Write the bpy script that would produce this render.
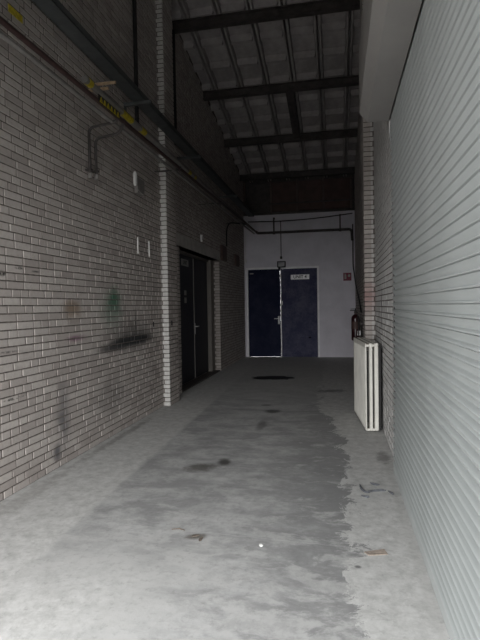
import bpy, bmesh, math, random
from mathutils import Vector, Matrix

random.seed(7)
S = bpy.context.scene
C = S.collection
for o in list(bpy.data.objects):
    bpy.data.objects.remove(o, do_unlink=True)

# ------------------------------------------------------------------ camera
F_PX, EYE = 485.0, 1.40
YAW, PITCH, ROLL = math.radians(11.3), math.radians(-1.6), math.radians(0.97)
fw = Vector((-math.sin(YAW)*math.cos(PITCH), math.cos(YAW)*math.cos(PITCH), math.sin(PITCH)))
r0 = Vector((math.cos(YAW), math.sin(YAW), 0)); u0 = r0.cross(fw)
rt = math.cos(ROLL)*r0 - math.sin(ROLL)*u0
up = math.sin(ROLL)*r0 + math.cos(ROLL)*u0
cam = bpy.data.objects.new('camera', bpy.data.cameras.new('camera'))
C.objects.link(cam)
m = Matrix.Identity(4)
for i in range(3):
    m[i][0], m[i][1], m[i][2] = rt[i], up[i], -fw[i]
m[2][3] = EYE
cam.matrix_world = m
cam.data.sensor_fit = 'AUTO'; cam.data.sensor_width = 36.0
cam.data.lens = F_PX/640.0*36.0
cam.data.clip_start = 0.05; cam.data.clip_end = 200
S.camera = cam

# ------------------------------------------------------------------ sky (overcast), exposure
SKY = 1.0
w = bpy.data.worlds.new('World'); S.world = w; w.use_nodes = True
bg = w.node_tree.nodes['Background']
bg.inputs[0].default_value = (0.98, 0.99, 1.0, 1); bg.inputs[1].default_value = SKY
S.view_settings.view_transform = 'Standard'; S.view_settings.look = 'None'
S.view_settings.gamma = 1.0; S.view_settings.use_curve_mapping = False
S.view_settings.exposure = 3.5

OPEN_Y, OPEN_H = -0.15, 2.72      # the open street end behind the camera and the height of its head
# portal: gives no light of its own, only guides the sampling of the sky through the open end
pl = bpy.data.lights.new('sky_portal', 'AREA'); pl.shape = 'RECTANGLE'; pl.size = 3.0; pl.size_y = OPEN_H
pl.cycles.is_portal = True
po = bpy.data.objects.new('sky_portal', pl); C.objects.link(po)
po.location = (-0.97, OPEN_Y, OPEN_H/2); po.rotation_euler = (math.radians(90), 0, 0)

# ------------------------------------------------------------------ dimensions
XL, XLF, XR = -2.43, -2.49, 0.49      # near left wall, far left wall, right wall faces
YP0, YP1 = 6.53, 6.95                 # pillars
YB = 13.2                             # back wall
XROOM0, XROOM1 = -2.9, 0.9
def zbeam(y): return 5.74 - 0.19*(y - 7.43)
BEAM_H = 0.145

# ------------------------------------------------------------------ material helpers
def new_mat(name):
    mt = bpy.data.materials.new(name); mt.use_nodes = True
    nt = mt.node_tree
    return mt, nt, nt.nodes['Principled BSDF']
def N(nt, t, **k):
    n = nt.nodes.new(t)
    for a, b in k.items(): setattr(n, a, b)
    return n
def math_n(nt, op, a, b=None, c=None, clamp=False):
    n = N(nt, 'ShaderNodeMath', operation=op, use_clamp=clamp)
    for i, v in enumerate((a, b, c)):
        if v is None: continue
        if isinstance(v, (int, float)): n.inputs[i].default_value = v
        else: nt.links.new(v, n.inputs[i])
    return n.outputs[0]
def mixc(nt, fac, a, b):
    n = N(nt, 'ShaderNodeMix', data_type='RGBA')
    for i, v in ((0, fac), (6, a), (7, b)):
        if isinstance(v, (int, float)): n.inputs[i].default_value = v
        elif isinstance(v, tuple): n.inputs[i].default_value = (*v, 1)
        else: nt.links.new(v, n.inputs[i])
    return n.outputs[2]
def noise(nt, vec, scale, detail=4, rough=0.55, dist=0.0):
    n = N(nt, 'ShaderNodeTexNoise')
    n.inputs['Scale'].default_value = scale; n.inputs['Detail'].default_value = detail
    n.inputs['Roughness'].default_value = rough; n.inputs['Distortion'].default_value = dist
    if vec is not None: nt.links.new(vec, n.inputs['Vector'])
    return n.outputs[0]
def smooth(nt, v, a, b, ta=0.0, tb=1.0):
    n = N(nt, 'ShaderNodeMapRange', interpolation_type='SMOOTHSTEP')
    nt.links.new(v, n.inputs[0])
    for i, q in enumerate((a, b, ta, tb)): n.inputs[i+1].default_value = q
    return n.outputs[0]
def pos(nt):
    g = N(nt, 'ShaderNodeNewGeometry'); s = N(nt, 'ShaderNodeSeparateXYZ')
    nt.links.new(g.outputs['Position'], s.inputs[0])
    return g.outputs['Position'], s.outputs[0], s.outputs[1], s.outputs[2]
def blob(nt, a, b, ca, cb, ra, rb, nz=None, amt=0.6, soft=0.6, rot=0.0):
    da = math_n(nt, 'SUBTRACT', a, ca); db = math_n(nt, 'SUBTRACT', b, cb)
    if rot:
        c_, s_ = math.cos(rot), math.sin(rot)
        na = math_n(nt, 'ADD', math_n(nt, 'MULTIPLY', da, c_), math_n(nt, 'MULTIPLY', db, s_))
        nb = math_n(nt, 'SUBTRACT', math_n(nt, 'MULTIPLY', db, c_), math_n(nt, 'MULTIPLY', da, s_))
        da, db = na, nb
    da = math_n(nt, 'DIVIDE', da, ra); db = math_n(nt, 'DIVIDE', db, rb)
    d = math_n(nt, 'SQRT', math_n(nt, 'ADD', math_n(nt, 'MULTIPLY', da, da), math_n(nt, 'MULTIPLY', db, db)))
    if nz is not None:
        d = math_n(nt, 'ADD', d, math_n(nt, 'MULTIPLY', math_n(nt, 'SUBTRACT', nz, 0.5), amt*2))
    return smooth(nt, d, 1.0, 1.0-soft)
def bump(nt, p, h, strength=0.3, dist=0.01):
    b = N(nt, 'ShaderNodeBump'); b.inputs['Strength'].default_value = strength
    b.inputs['Distance'].default_value = dist
    nt.links.new(h, b.inputs['Height']); nt.links.new(b.outputs[0], p.inputs['Normal'])

def simple(name, col, rough=0.6, metal=0.0, var=0.12, scale=9.0, spec=0.4, bmp=0.0):
    mt, nt, p = new_mat(name)
    tc = N(nt, 'ShaderNodeTexCoord')
    n1 = noise(nt, tc.outputs['Object'], scale, 5, 0.6)
    lo = tuple(c*(1-var) for c in col); hi = tuple(min(1, c*(1+var)) for c in col)
    nt.links.new(mixc(nt, smooth(nt, n1, 0.3, 0.7), lo, hi), p.inputs['Base Color'])
    p.inputs['Roughness'].default_value = rough; p.inputs['Metallic'].default_value = metal
    p.inputs['Specular IOR Level'].default_value = spec
    if bmp: bump(nt, p, noise(nt, tc.outputs['Object'], scale*8, 4), bmp, 0.004)
    return mt

M = {}
def build_materials():
    # brick: tone attribute per brick, grime, spray marks and painted-in dark of chips and joint gaps where they stand on the wall
    mt, nt, p = new_mat('brick_face')
    P, x, y, z = pos(nt)
    at = N(nt, 'ShaderNodeAttribute', attribute_name='tone')
    tone = at.outputs['Fac']
    base = mixc(nt, tone, (0.335, 0.298, 0.276), (0.475, 0.433, 0.402))
    n1 = noise(nt, P, 28, 5, 0.65); n2 = noise(nt, P, 2.2, 4, 0.6); n3 = noise(nt, P, 95, 3, 0.6)
    base = mixc(nt, smooth(nt, n1, 0.35, 0.75, 0, 0.4), base, (0.27, 0.24, 0.222))
    base = mixc(nt, smooth(nt, n2, 0.45, 0.75, 0, 0.35), base, (0.47, 0.435, 0.41))
    pit = smooth(nt, n3, 0.70, 0.78)
    base = mixc(nt, math_n(nt, 'MULTIPLY', pit, 0.35), base, (0.05, 0.045, 0.04))
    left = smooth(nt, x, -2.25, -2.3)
    pier_front = math_n(nt, 'MULTIPLY', math_n(nt, 'MULTIPLY', smooth(nt, x, -2.435, -2.425), left), math_n(nt, 'MULTIPLY', smooth(nt, y, 6.50, 6.515), smooth(nt, y, 6.56, 6.54)))
    base = mixc(nt, math_n(nt, 'MULTIPLY', pier_front, smooth(nt, n1, 0.25, 0.6, 0.9, 0.55)), base, (0.66, 0.655, 0.63))   # paler tone on the front edge of the left pier
    nb = noise(nt, P, 5.0, 5, 0.65); nf = noise(nt, P, 14, 5, 0.7)
    def L(m): return math_n(nt, 'MULTIPLY', m, left)
    marks = [((5.02, 1.50, 0.26, 0.20, 0.3, 0.9), (0.025, 0.12, 0.065), 0.85),
             ((4.98, 1.36, 0.42, 0.32, 0.5, 0.9), (0.06, 0.14, 0.095), 0.5),
             ((4.18, 1.40, 0.25, 0.14, 0.5, 0.9), (0.17, 0.105, 0.05), 0.65),
             ((4.20, 1.125, 0.24, 0.045, 0.4, 0.9), (0.16, 0.05, 0.12), 0.7),
             ((5.55, 1.015, 0.80, 0.085, 0.18, 0.6), (0.008, 0.009, 0.010), 0.97),
             ((5.00, 0.97, 0.55, 0.075, 0.25, 0.8), (0.02, 0.022, 0.025), 0.85),
             ((5.50, 1.06, 0.95, 0.28, 0.35, 1.0), (0.045, 0.047, 0.048), 0.72),
             ((5.60, 1.24, 0.028, 0.24, 0.3, 0.8), (0.02, 0.02, 0.02), 0.7),
             ((3.95, 0.42, 0.17, 0.42, 0.5, 1.0), (0.065, 0.068, 0.08), 0.7),
             ((3.84, 0.14, 0.10, 0.13, 0.4, 0.9), (0.04, 0.045, 0.06), 0.75),
             ((4.9, 0.45, 0.55, 0.35, 0.6, 1.0), (0.12, 0.115, 0.11), 0.5),
             ((3.22, 1.085, 0.20, 0.013, 0.3, 0.8), (0.03, 0.03, 0.03), 0.7),
             ((3.40, 1.73, 0.09, 0.016, 0.9, 0.6), (0.02, 0.02, 0.02), 0.85),
             ((3.60, 1.715, 0.07, 0.012, 0.9, 0.6), (0.02, 0.02, 0.02), 0.8),
             ((3.19, 1.675, 0.06, 0.028, 0.9, 0.5), (0.015, 0.015, 0.013), 0.9),
             ((3.30, 0.725, 0.19, 0.012, 0.8, 0.6), (0.02, 0.02, 0.02), 0.85)]
    for (cy, cz, ry, rz, amt, soft), col, k in marks:
        b = L(blob(nt, y, z, cy, cz, ry, rz, nb if ry > .12 else nf, amt, soft))
        if rz < .03: b = math_n(nt, 'MULTIPLY', b, smooth(nt, nf, 0.40, 0.55))  # thin marks: dark of chips and open joints painted on the face
        base = mixc(nt, math_n(nt, 'MULTIPLY', b, k), base, col)
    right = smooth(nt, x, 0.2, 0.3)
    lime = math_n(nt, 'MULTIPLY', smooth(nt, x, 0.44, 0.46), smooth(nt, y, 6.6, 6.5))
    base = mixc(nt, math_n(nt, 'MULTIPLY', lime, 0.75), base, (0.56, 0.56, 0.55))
    r1 = math_n(nt, 'MULTIPLY', right, blob(nt, y, z, 6.55, 1.5, 0.25, 0.26, nb, 0.4, 1.0))
    base = mixc(nt, math_n(nt, 'MULTIPLY', r1, 0.4), base, (0.30, 0.10, 0.10))
    r2 = math_n(nt, 'MULTIPLY', right, blob(nt, y, z, 5.6, 1.35, 0.05, 0.3, nf, 0.6, 0.5, 0.15))
    base = mixc(nt, math_n(nt, 'MULTIPLY', r2, 0.8), base, (0.03, 0.03, 0.03))
    nt.links.new(base, p.inputs['Base Color'])
    p.inputs['Roughness'].default_value = 0.85; p.inputs['Specular IOR Level'].default_value = 0.25
    bump(nt, p, n1, 0.35, 0.006)
    M['brick'] = mt
    M['mortar'] = simple('mortar', (0.14, 0.122, 0.111), 0.95, var=0.35, scale=22, spec=0.1, bmp=0.4)

    # concrete floor
    mt, nt, p = new_mat('concrete_floor')
    P, x, y, z = pos(nt)
    nb = noise(nt, P, 1.1, 6, 0.62); nm = noise(nt, P, 11, 9, 0.72, 0.2); nf = noise(nt, P, 24, 5, 0.7); nff = noise(nt, P, 110, 3, 0.7)
    # lane edges
    n_l = noise(nt, P, 3.5, 5, 0.6)
    le = math_n(nt, 'ADD', x, math_n(nt, 'MULTIPLY', math_n(nt, 'SUBTRACT', n_l, 0.5), 0.08))
    le = math_n(nt, 'ADD', le, math_n(nt, 'MULTIPLY', y, 0.032))     # edge drifts outwards with depth
    lm = smooth(nt, le, -1.62, -1.55)
    n_r = noise(nt, P, 3.2, 9, 0.78, 0.8)
    re = math_n(nt, 'ADD', x, math_n(nt, 'MULTIPLY', math_n(nt, 'SUBTRACT', n_r, 0.5), 0.85))
    re = math_n(nt, 'ADD', re, smooth(nt, y, 4.8, 7.2, 0, 0.34))
    re = math_n(nt, 'SUBTRACT', re, smooth(nt, y, 3.2, 1.9, 0, 0.05))
    rm = smooth(nt, re, 0.072, 0.060)
    fade = smooth(nt, y, 9.5, 5.5, 0.25, 1.0)
    lane = math_n(nt, 'MULTIPLY', math_n(nt, 'MULTIPLY', lm, rm), fade)
    lane = math_n(nt, 'MULTIPLY', lane, math_n(nt, 'MAXIMUM', smooth(nt, y, 1.9, 3.0), smooth(nt, x, -1.4, -0.5)))
    st = N(nt, 'ShaderNodeMapping'); st.inputs['Scale'].default_value = (1.0, 1.9, 1.0); nt.links.new(P, st.inputs['Vector'])
    ns = noise(nt, st.outputs[0], 2.1, 9, 0.66, 0.5); ns2 = noise(nt, st.outputs[0], 3.4, 9, 0.7, 0.3)
    light = mixc(nt, smooth(nt, nm, 0.3, 0.7), (0.40, 0.397, 0.385), (0.57, 0.566, 0.552))
    dark = mixc(nt, smooth(nt, ns, 0.36, 0.66), (0.29, 0.29, 0.288), (0.47, 0.469, 0.462))
    dark = mixc(nt, smooth(nt, math_n(nt, 'ADD', x, math_n(nt, 'MULTIPLY', math_n(nt, 'SUBTRACT', ns2, 0.5), 1.6)), -0.75, 0.0, 0, 0.85), dark, (0.215, 0.215, 0.215))
    # dusty wear, heavier towards the street end
    dust = smooth(nt, math_n(nt, 'ADD', ns2, smooth(nt, y, 3.8, 1.8, 0, 0.13)), 0.53, 0.66, 0, 0.75)
    dark = mixc(nt, dust, dark, (0.48, 0.476, 0.466))
    dark = mixc(nt, smooth(nt, nm, 0.42, 0.62, 0, 0.35), dark, (0.22, 0.22, 0.217))
    col = mixc(nt, lane, light, dark)
    col = mixc(nt, smooth(nt, nf, 0.50, 0.74, 0, 0.36), col, (0.17, 0.168, 0.16))
    col = mixc(nt, smooth(nt, nff, 0.63, 0.76, 0, 0.25), col, (0.62, 0.615, 0.60))
    # pale crust along the ragged right edge
    ce = math_n(nt, 'ABSOLUTE', math_n(nt, 'SUBTRACT', re, 0.085))
    crust = math_n(nt, 'MULTIPLY', smooth(nt, ce, 0.03, 0.004), smooth(nt, nf, 0.42, 0.55))
    crust = math_n(nt, 'MULTIPLY', crust, smooth(nt, y, 7.0, 4.5))
    col = mixc(nt, math_n(nt, 'MULTIPLY', crust, 0.4), col, (0.6, 0.595, 0.575))
    # scratch line and slab joints
    def line(c0, wdt, slope=0.0):
        v = math_n(nt, 'SUBTRACT', math_n(nt, 'ADD', y, math_n(nt, 'MULTIPLY', x, slope)), c0)
        v = math_n(nt, 'ADD', v, math_n(nt, 'MULTIPLY', math_n(nt, 'SUBTRACT', nm, 0.5), 0.03))
        return smooth(nt, math_n(nt, 'ABSOLUTE', v), wdt, wdt*0.3)
    sc = math_n(nt, 'MULTIPLY', line(2.83, 0.006, 0.05), smooth(nt, x, -1.5, -1.2))
    col = mixc(nt, math_n(nt, 'MULTIPLY', sc, 0.22), col, (0.6, 0.59, 0.58))
    sc = math_n(nt, 'MULTIPLY', line(3.4, 0.005, 0.02), smooth(nt, x, 0.0, -0.2))
    col = mixc(nt, math_n(nt, 'MULTIPLY', sc, 0.18), col, (0.6, 0.59, 0.58))
    col = mixc(nt, math_n(nt, 'MULTIPLY', line(6.42, 0.012, 0.0), 0.4), col, (0.1, 0.1, 0.1))
    # oil and rust stains
    for (cx, cy, rx, ry, rot, amt, c_, k) in [
            (-1.18, 4.05, 0.19, 0.15, 0.4, 0.8, (0.060, 0.054, 0.044), 0.75), (-1.01, 4.22, 0.085, 0.13, 0.2, 0.5, (0.03, 0.027, 0.022), 0.85),
            (-0.85, 6.36, 0.15, 0.16, 0, 0.7, (0.04, 0.04, 0.038), 0.8), (-0.99, 6.75, 0.10, 0.08, 0, 0.7, (0.05, 0.05, 0.048), 0.6),
            (-0.88, 5.6, 0.08, 0.35, 0, 0.8, (0.06, 0.06, 0.058), 0.55), (-0.1, 8.0, 0.35, 0.18, 0.3, 0.8, (0.07, 0.07, 0.07), 0.6),
            (-0.86, 2.81, 0.085, 0.05, 0.3, 0.8, (0.07, 0.055, 0.04), 0.75),
            (0.095, 2.62, 0.025, 0.022, 0, 0.3, (0.12, 0.12, 0.118), 0.85),
            (-2.3, 3.2, 0.10, 0.9, 0, 0.7, (0.22, 0.20, 0.185), 0.3), (-2.33, 5.0, 0.07, 1.4, 0, 0.7, (0.17, 0.16, 0.15), 0.5),
            (0.42, 3.3, 0.05, 2.2, 0, 0.7, (0.25, 0.245, 0.23), 0.25), (0.40, 4.55, 0.09, 0.22, 0, 0.6, (0.13, 0.125, 0.12), 0.6)]:
        b = blob(nt, x, y, cx, cy, rx, ry, nm if rx > .05 else nf, amt, 0.7, rot)
        col = mixc(nt, math_n(nt, 'MULTIPLY', b, k), col, c_)
    nt.links.new(col, p.inputs['Base Color'])
    p.inputs['Roughness'].default_value = 0.82; p.inputs['Specular IOR Level'].default_value = 0.3
    hgt = math_n(nt, 'ADD', math_n(nt, 'MULTIPLY', nf, 0.5), math_n(nt, 'MULTIPLY', math_n(nt, 'SUBTRACT', 1.0, lane), 0.5))
    bump(nt, p, hgt, 0.35, 0.008)
    M['floor'] = mt

    M['street'] = simple('street_paving', (0.16, 0.16, 0.155), 0.9, var=0.2, scale=2)
    M['render'] = simple('outer_render', (0.3, 0.29, 0.28), 0.9, var=0.1, scale=3)
    M['white_wall'] = simple('lilac_white_paint', (0.66, 0.635, 0.685), 0.75, var=0.07, scale=2.5, spec=0.25, bmp=0.1)
    M['ceil'] = simple('ceiling_concrete', (0.33, 0.305, 0.30), 0.9, var=0.18, scale=4, spec=0.15, bmp=0.2)
    M['steel_dark'] = simple('dark_steel', (0.058, 0.050, 0.047), 0.6, 0.0, 0.3, 8)
    M['tray'] = simple('blue_grey_tray', (0.075, 0.079, 0.079), 0.55, 0.0, 0.2, 8)
    M['rust_pipe'] = simple('oxide_red_pipe', (0.045, 0.024, 0.022), 0.55, 0.0, 0.25, 12)
    M['grey_pipe'] = simple('grey_pipe', (0.20, 0.185, 0.175), 0.6, 0.0, 0.15, 8)
    M['black'] = simple('black_rubber', (0.018, 0.017, 0.017), 0.6, 0.0, 0.2, 10)
    M['shutter'] = simple('shutter_paint', (0.385, 0.405, 0.40), 0.55, 0.0, 0.04, 3, 0.2)
    M['housing'] = simple('housing_paint', (0.31, 0.298, 0.285), 0.5, 0.0, 0.05, 3, 0.4)
    M['galv'] = simple('galvanised_steel', (0.50, 0.51, 0.51), 0.42, 0.5, 0.12, 14)
    M['frame'] = simple('grey_door_frame', (0.85, 0.84, 0.85), 0.5, 0.0, 0.08, 6)
    M['frame_brown'] = simple('beige_door_frame', (0.15, 0.135, 0.12), 0.6, 0.0, 0.1, 6)
    M['lintel'] = simple('concrete_lintel', (0.42, 0.40, 0.375), 0.85, 0.0, 0.15, 7, 0.2, 0.3)
    M['door_black'] = simple('blue_black_door', (0.006, 0.007, 0.012), 0.5, 0.0, 0.2, 5)
    M['brown_panel'] = simple('dark_brown_panel', (0.085, 0.052, 0.045), 0.7, 0.0, 0.2, 5)
    M['mullion'] = simple('brown_mullion', (0.12, 0.085, 0.075), 0.7, 0.0, 0.2, 8)
    M['cream'] = simple('cream_enamel', (0.74, 0.72, 0.66), 0.4, 0.0, 0.08, 7, 0.5)
    M['grille'] = simple('dusty_grille', (0.20, 0.185, 0.16), 0.7, 0.0, 0.3, 25)
    M['ext_red'] = simple('extinguisher_red', (0.024, 0.004, 0.006), 0.3, 0.0, 0.1, 8, 0.5)
    M['sign_red'] = simple('sign_red', (0.20, 0.02, 0.05), 0.5, 0.0, 0.05, 8)
    M['white'] = simple('white_plastic', (0.74, 0.73, 0.71), 0.4, 0.0, 0.04, 8)
    M['pale'] = simple('pale_label', (0.62, 0.60, 0.60), 0.5, 0.0, 0.08, 30)
    M['plaque'] = simple('grey_plaque', (0.30, 0.29, 0.27), 0.5, 0.0, 0.1, 30)
    M['sign_white'] = simple('bright_white_sign', (0.92, 0.91, 0.92), 0.35, 0.0, 0.03, 30)
    M['ink'] = simple('black_ink', (0.02, 0.02, 0.02), 0.6, 0.0, 0.1, 8)
    M['yellow'] = simple('yellow_marker', (0.42, 0.33, 0.02), 0.6, 0.0, 0.3, 40)
    M['wood'] = simple('raw_wood', (0.46, 0.33, 0.21), 0.75, 0.0, 0.2, 30)
    M['brown_box'] = simple('brown_box', (0.075, 0.042, 0.036), 0.6, 0.0, 0.2, 9)
    M['card'] = simple('brown_cardboard', (0.30, 0.25, 0.21), 0.9, 0.0, 0.15, 60)
    M['strip'] = simple('grey_rubber_strip', (0.10, 0.105, 0.115), 0.8, 0.0, 0.3, 40)
    M['stone'] = simple('white_stone', (0.62, 0.62, 0.6), 0.8, 0.0, 0.1, 60)
    M['twig'] = simple('brown_twig', (0.14, 0.115, 0.095), 0.9, 0.0, 0.3, 60)
    M['glass_lens'] = simple('lamp_glass', (0.26, 0.26, 0.27), 0.2, 0.0, 0.05, 8)
    mt, nt, p = new_mat('oil_puddle')
    tc = N(nt, 'ShaderNodeTexCoord')
    nt.links.new(mixc(nt, noise(nt, tc.outputs['Object'], 6), (0.004, 0.004, 0.004), (0.012, 0.011, 0.01)), p.inputs['Base Color'])
    p.inputs['Roughness'].default_value = 0.5; p.inputs['Specular IOR Level'].default_value = 0.15
    M['oil'] = mt
    # blue doors; the second one scuffed paler
    for nm, scuff in (('door_blue', 0.12), ('door_blue_scuffed', 0.75)):
        mt, nt, p = new_mat(nm)
        P, x, y, z = pos(nt)
        n1 = noise(nt, P, 3.5, 6, 0.65); n2 = noise(nt, P, 22, 4, 0.65)
        s_ = smooth(nt, math_n(nt, 'ADD', math_n(nt, 'MULTIPLY', n1, 0.7), math_n(nt, 'MULTIPLY', n2, 0.3)), 0.38, 0.66, 0, scuff)
        c_ = mixc(nt, s_, ((0.010, 0.013, 0.036) if scuff < .5 else (0.05, 0.051, 0.098)), (0.125, 0.125, 0.175))
        if scuff > .5:
            d_ = blob(nt, x, z, -0.72, 0.53, 0.05, 0.022, n2, 0.4, 0.4)
            c_ = mixc(nt, d_, c_, (0.006, 0.006, 0.008))
        nt.links.new(c_, p.inputs['Base Color']); p.inputs['Roughness'].default_value = 0.7; p.inputs['Specular IOR Level'].default_value = 0.12
        M[nm] = mt
build_materials()

# ------------------------------------------------------------------ mesh helpers
class MB:
    def __init__(s): s.v = []; s.f = []; s.t = []
    def add(s, vs, fs, tone=None):
        b = len(s.v); s.v += [tuple(q) for q in vs]; s.f += [tuple(i+b for i in f) for f in fs]
        if tone is not None: s.t += [tone]*len(vs)
        return s
    def box(s, x0, x1, y0, y1, z0, z1, tone=None):
        vs = [(x0,y0,z0),(x1,y0,z0),(x1,y1,z0),(x0,y1,z0),(x0,y0,z1),(x1,y0,z1),(x1,y1,z1),(x0,y1,z1)]
        return s.add(vs, [(0,3,2,1),(4,5,6,7),(0,1,5,4),(1,2,6,5),(2,3,7,6),(3,0,4,7)], tone)
    def cbox(s, x0, x1, y0, y1, z0, z1, c=0.004, tone=None):
        vs = []
        for sz, zz in ((0, z0), (1, z1)):
            zi = zz + (c if sz == 0 else -c)
            vs += [(x0+c,y0+c,zz),(x1-c,y0+c,zz),(x1-c,y1-c,zz),(x0+c,y1-c,zz)]
            vs += [(x0+c,y0,zi),(x1-c,y0,zi),(x1,y0+c,zi),(x1,y1-c,zi),(x1-c,y1,zi),(x0+c,y1,zi),(x0,y1-c,zi),(x0,y0+c,zi)]
        fs = [(3,2,1,0),(12,13,14,15)]
        for k in range(8):
            a, b = 4+k, 4+(k+1) % 8
            fs.append((a, b, b+12, a+12))
        cap = [(0,1,5,4),(1,6,5),(1,2,7,6),(2,8,7),(2,3,9,8),(3,10,9),(3,0,11,10),(0,4,11)]
        fs += cap
        fs += [tuple(i+12 for i in reversed(q)) for q in cap]
        return s.add(vs, fs, tone)
    def taper(s, x0, x1, y0, y1, z0, z1, i):   # box whose lower face is smaller by i on every side
        vs = [(x0+i,y0+i,z0),(x1-i,y0+i,z0),(x1-i,y1-i,z0),(x0+i,y1-i,z0),(x0,y0,z1),(x1,y0,z1),(x1,y1,z1),(x0,y1,z1)]
        return s.add(vs, [(0,3,2,1),(4,5,6,7),(0,1,5,4),(1,2,6,5),(2,3,7,6),(3,0,4,7)])
    def tube(s, pts, r, n=10, cap=True):
        pts = [Vector(q) for q in pts]
        t0 = (pts[1]-pts[0]).normalized()
        nrm = t0.orthogonal().normalized()
        rings = []
        for i, q in enumerate(pts):
            if i == 0: t = t0
            elif i == len(pts)-1: t = (pts[i]-pts[i-1]).normalized()
            else: t = ((pts[i]-pts[i-1]).normalized()+(pts[i+1]-pts[i]).normalized()).normalized()
            nrm = (nrm - t*nrm.dot(t)).normalized(); bn = t.cross(nrm)
            rr = r[i] if isinstance(r, (list, tuple)) else r
            rings.append([q + rr*(math.cos(2*math.pi*k/n)*nrm + math.sin(2*math.pi*k/n)*bn) for k in range(n)])
        vs = [v for rg in rings for v in rg]; fs = []
        for i in range(len(rings)-1):
            for k in range(n):
                a = i*n+k; b = i*n+(k+1) % n
                fs.append((a, b, b+n, a+n))
        if cap: fs += [tuple(reversed(range(n))), tuple(range(len(vs)-n, len(vs)))]
        return s.add(vs, fs)
    def lathe(s, prof, n=20, c=(0,0,0)):
        vs = []; fs = []
        for (r, z) in prof:
            for k in range(n):
                a = 2*math.pi*k/n; vs.append((c[0]+r*math.cos(a), c[1]+r*math.sin(a), c[2]+z))
        for i in range(len(prof)-1):
            for k in range(n):
                a = i*n+k; b = i*n+(k+1) % n; fs.append((a, b, b+n, a+n))
        fs += [tuple(reversed(range(n))), tuple(range(len(vs)-n, len(vs)))]
        return s.add(vs, fs)
    def prism(s, poly, axis, a0, a1):     # poly in the two other axes
        n = len(poly); vs = []
        for a in (a0, a1):
            for (u, v) in poly:
                vs.append({'x': (a, u, v), 'y': (u, a, v), 'z': (u, v, a)}[axis])
        fs = [tuple(range(n)), tuple(reversed(range(n, 2*n)))]
        for k in range(n): fs.append((k, (k+1) % n, (k+1) % n+n, k+n))
        return s.add(vs, fs)
    def mesh(s, name, mat, fix=True, smooth=False):
        me = bpy.data.meshes.new(name); me.from_pydata(s.v, [], s.f)
        if s.t and len(s.t) == len(s.v):
            at = me.attributes.new('tone', 'FLOAT', 'POINT'); at.data.foreach_set('value', s.t)
        if fix:
            bm = bmesh.new(); bm.from_mesh(me); bmesh.ops.recalc_face_normals(bm, faces=bm.faces); bm.to_mesh(me); bm.free()
        if mat: me.materials.append(M[mat])
        if smooth:
            me.polygons.foreach_set('use_smooth', [True]*len(me.polygons))
            try: me.set_sharp_from_angle(angle=math.radians(40))
            except Exception: pass
        me.update()
        return me
    def build(s, name, mat, parent=None, smooth=False, loc=None, fix=True):
        return link(name, s.mesh(name, mat, fix, smooth), parent, loc)
def link(name, me, parent=None, loc=None):
    o = bpy.data.objects.new(name, me); C.objects.link(o)
    if parent: o.parent = parent
    if loc: o.location = loc
    return o
def tag(o, label, cat=None, group=None, kind=None):
    o['label'] = label
    if cat: o['category'] = cat
    if group: o['group'] = group
    if kind: o['kind'] = kind
    return o
def thing(name, label, cat, loc=(0,0,0), rz=0.0, group=None, kind=None):
    o = bpy.data.objects.new(name, None); C.objects.link(o)
    o.location = loc; o.rotation_euler = (0, 0, rz); o.empty_display_size = 0.1
    return tag(o, label, cat, group, kind)
def fillet(pts, r, n=6):
    pts = [Vector(q) for q in pts]; out = [pts[0]]
    for i in range(1, len(pts)-1):
        a, b, c_ = pts[i-1], pts[i], pts[i+1]
        d0 = (a-b).normalized(); d1 = (c_-b).normalized()
        rr = min(r, (a-b).length*0.45, (c_-b).length*0.45)
        p0, p1 = b+d0*rr, b+d1*rr
        for k in range(n+1):
            t = k/n; out.append((1-t)**2*p0 + 2*t*(1-t)*b + t*t*p1)
    out.append(pts[-1])
    return out
def text_mesh(s, size, name):
    cu = bpy.data.curves.new(name, 'FONT'); cu.body = s; cu.size = size; cu.align_x = 'CENTER'; cu.align_y = 'CENTER'
    cu.extrude = 0.0006; cu.offset = 0.002
    o = bpy.data.objects.new('tmp_text', cu); C.objects.link(o)
    dg = bpy.context.evaluated_depsgraph_get(); dg.update()
    me = bpy.data.meshes.new_from_object(o.evaluated_get(dg)); me.name = name
    bpy.data.objects.remove(o); bpy.data.curves.remove(cu)
    me.materials.clear(); me.materials.append(M['ink'])
    return me
def project(p):
    d = Vector(p) - Vector((0, 0, EYE)); zz = d.dot(fw)
    if zz < 0.1: return None
    return 240 + F_PX*d.dot(rt)/zz, 320 - F_PX*d.dot(up)/zz, zz

# ================================================================== STRUCTURE
fl = MB().box(XROOM0, XROOM1, OPEN_Y-0.2, YB+0.3, -0.12, 0.0).build('floor', 'floor')
tag(fl, 'worn grey concrete floor with a darker lane and pale ragged edges', 'floor', kind='structure')
gr = MB().box(-40, 40, -45, 45, -0.4, -0.13).build('street_ground', 'street')
tag(gr, 'grey paving of the street outside the open end', 'ground', kind='structure')

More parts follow.
